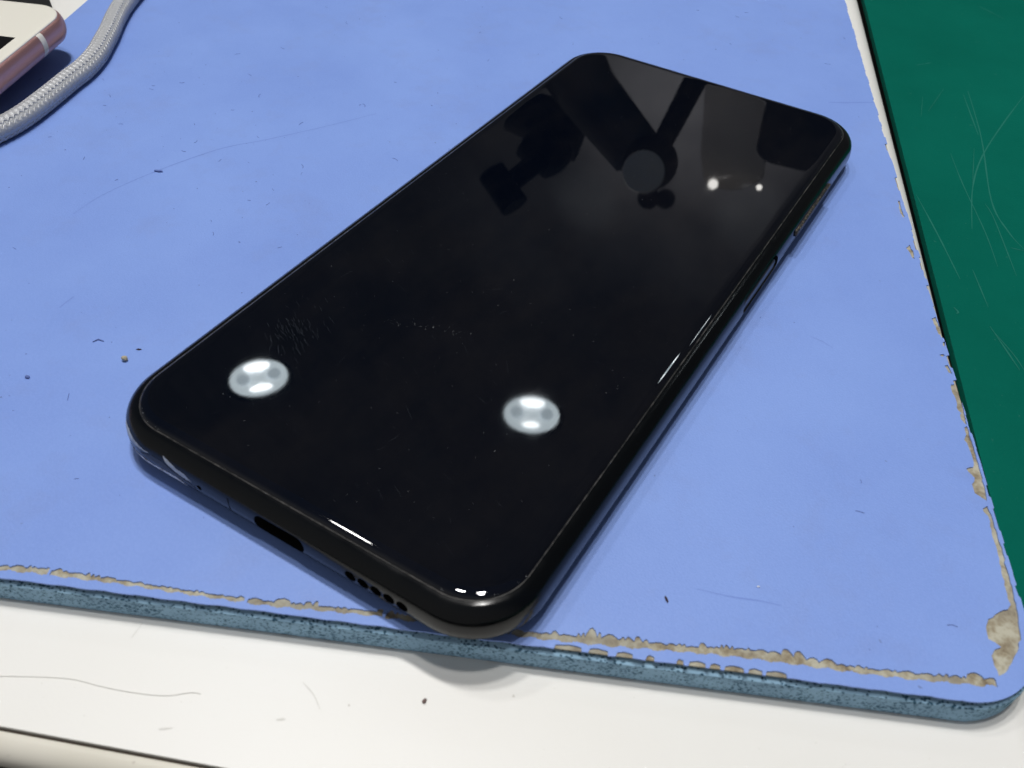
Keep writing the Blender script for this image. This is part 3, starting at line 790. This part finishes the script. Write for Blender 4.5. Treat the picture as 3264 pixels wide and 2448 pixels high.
def spot(name, pos, target, power, deg, blend=1., col=(1, 1, 1), r=.02):
    l = bpy.data.lights.new(name, 'SPOT'); l.energy = power; l.spot_size = math.radians(deg); l.spot_blend = blend; l.color = col; l.shadow_soft_size = r
    o = bpy.data.objects.new(name, l); COL.objects.link(o); o.location = pos
    o.rotation_euler = (Vector(target)-Vector(pos)).to_track_quat('-Z', 'Y').to_euler(); return o
for q, pw_, dg in ((((-0.0083,0.0601,0.0148),(-0.3228,0.8288,0.4570)), 50, 42), (((0.0094,0.0657,0.0148),(-0.2506,0.8530,0.4578)), 42, 42), (((0.0156,0.0341,0.0148),(-0.2543,0.8173,0.5171)), 26, 70), (((-0.0079,0.0022,0.0148),(-0.3947,0.7271,0.5617)), 10, 60)):
    t_ = onwall(q); spot('added_wall_spot', t_+Vector((0, -1.15, .23)), t_, pw_, dg, 1., (.97, .96, 1))  # added unseen spots that brighten the wall mirrored in the glass
for q in (((-0.0021,0.0153,0.0148),(-0.3520,0.7638,0.5410)), ((0.0308,0.0291,0.0148),(-0.1906,0.8227,0.5356))):
    t_ = onwall(q); spot('added_wall_spot', t_+Vector((0, -.77, .03)), t_, 9, 26, 1., (.85, .95, 1))  # two more added spots, throwing soft pale blobs on the wall
# two recessed ceiling fittings whose mouths show as white ovals in the glass
M_cup, _, _ = mat('white_reflector', (.8, .8, .8), .5, .5)
M_glow, nt, b = mat('lamp_glow', (.8, .8, .8), .5, .5)
b.inputs['Emission Color'].default_value = (.80, .93, 1, 1); b.inputs['Emission Strength'].default_value = 9
M_tubeg, nt, b = mat('lamp_bulb', (.8, .8, .8), .5, .5)
b.inputs['Emission Color'].default_value = (.92, .97, 1, 1); b.inputs['Emission Strength'].default_value = 26
M_sock, nt, b = mat('glowing_socket', (.3, .33, .36), .5, .5)
b.inputs['Emission Color'].default_value = (.75, .9, 1, 1); b.inputs['Emission Strength'].default_value = 6.0  # glow put into the sockets so they show as pale grey patches
for q, lab, ex in ((((-0.0216,-0.0665,0.0148),(-0.5641,0.4638,0.6832)), 'round ceiling lamp mirrored as the left white oval in the phone glass', 1.), (((0.0217,-0.0480,0.0148),(-0.3173,0.6119,0.7245)), 'round ceiling lamp mirrored as the right white oval in the phone glass', .8),
               (((.036, -.02, ZS), Vector((-.05, 1.00, 1)).normalized()), 'round ceiling lamp making the lower glint on the right glass rim', 1.),
               (((.036, -.01, ZS), Vector((.33, 1.17, 1)).normalized()), 'round ceiling lamp making the upper glint on the right glass rim', 1.)):
    P_, d_ = Vector(q[0]), Vector(q[1])
    t_ = (HC-P_.z)/d_.z; c_ = P_+d_*t_
    fit = empty('ceiling_lamp', c_, lab, 'lamp', 'round ceiling lamps'); 
    ax = math.atan2(d_.y, d_.x)-math.pi/2
    rr_ = .0288*(t_+.25)
    fit.rotation_euler = (0, 0, ax); fit.scale = (1, .9, 1)
    sq = 1.0
    bm = bmesh.new(); loft(bm, [[(r*math.cos(a), r*math.sin(a), z) for a in [2*math.pi*i/40 for i in range(40)]] for r, z in ((rr_*1.18, .0), (rr_*1.18, -.006), (rr_*1.02, -.008), (rr_*1.02, .0))]); from_bm('trim_ring', bm, M_gear, fit)
    bm = bmesh.new(); loft(bm, [[(r*math.cos(a), r*math.sin(a), z) for a in [2*math.pi*i/40 for i in range(40)]] for r, z in ((rr_, -.010), (rr_, -.006))]); from_bm('diffuser', bm, M_glow, fit)
    for yy, ww, hh in ((.62, .46, .22), (-.64, .40*ex, .19*ex)):
        bm = bmesh.new(); bmesh.ops.create_uvsphere(bm, u_segments=20, v_segments=10, radius=1)
        for v_ in bm.verts: v_.co = Vector((v_.co.x*rr_*ww, v_.co.y*rr_*hh+rr_*yy, v_.co.z*.004-.013))
        from_bm('bulb', bm, M_tubeg, fit)
    for xx in (-.58, .58):
        bm = bmesh.new(); bmesh.ops.create_uvsphere(bm, u_segments=16, v_segments=8, radius=1)
        for v_ in bm.verts: v_.co = Vector((v_.co.x*rr_*.24+rr_*xx*.92, v_.co.y*rr_*.34, v_.co.z*.004-.0125))
        from_bm('socket', bm, M_sock, fit)


# ------------------------------------------------------------------ light
W_ = bpy.data.worlds.new('World'); S.world = W_; W_.use_nodes = True
wt = W_.node_tree; bg = wt.nodes['Background']
tc = node(wt, 'ShaderNodeTexCoord'); sx_ = node(wt, 'ShaderNodeSeparateXYZ')
wt.links.new(tc.outputs['Generated'], sx_.inputs[0])        # dim room: darker ahead, brighter behind the viewer
wt.links.new(ramp(wt, map01(wt, sx_.outputs['Y']), [(.1, (.28, .275, .27)), (.33, (.21, .215, .225)), (.5, (.056, .064, .09)), (1, (.022, .036, .075))]), bg.inputs['Color'])
bg.inputs['Strength'].default_value = 1.0

def lamp(name, pos, power, r, target, spread=180, col=(1, .98, .95)):
    l = bpy.data.lights.new(name, 'AREA'); l.shape = 'DISK'; l.size = r*2; l.energy = power; l.color = col; l.spread = math.radians(spread)
    o = bpy.data.objects.new(name, l); COL.objects.link(o); o.location = pos
    o.rotation_euler = (Vector(target)-Vector(pos)).to_track_quat('-Z', 'Y').to_euler()
    return o
def ceil(sx, sy): return (-sx*HC, sy*HC, HC)
lamp('overhead_lamp', ceil(.2, .14), 7.4, .05, (0, 0, 0))
lamp('overhead_lamp', ceil(.05, .15), 8, .05, (0, 0, 0))
lamp('overhead_lamp', ceil(-.07, .0), 6.4, .05, (0, 0, 0))
lamp('overhead_lamp', ceil(.46, .12), 2.9, .05, (0, 0, 0))

# ------------------------------------------------------------------ camera
R = Matrix([[0.851571, -0.390829, 0.349398], [0.522751, 0.582889, -0.622071], [0.039463, 0.712386, 0.700678]])
cam = bpy.data.cameras.new('Camera'); co = bpy.data.objects.new('Camera', cam); COL.objects.link(co)
m4 = R.to_4x4(); m4.translation = Vector([0.070522, -0.142263, 0.126379]); co.matrix_world = m4
cam.sensor_fit = 'HORIZONTAL'; cam.sensor_width = 36; cam.lens = 2932.53/3264*36
cam.clip_start = .005; cam.clip_end = 60
cam.dof.use_dof = True; cam.dof.focus_distance = .21; cam.dof.aperture_fstop = 40
S.camera = co
S.view_settings.view_transform = 'Standard'; S.view_settings.look = 'None'
S.view_settings.exposure = 0; S.view_settings.gamma = 1; S.view_settings.use_curve_mapping = False
S.cycles.max_bounces = 8
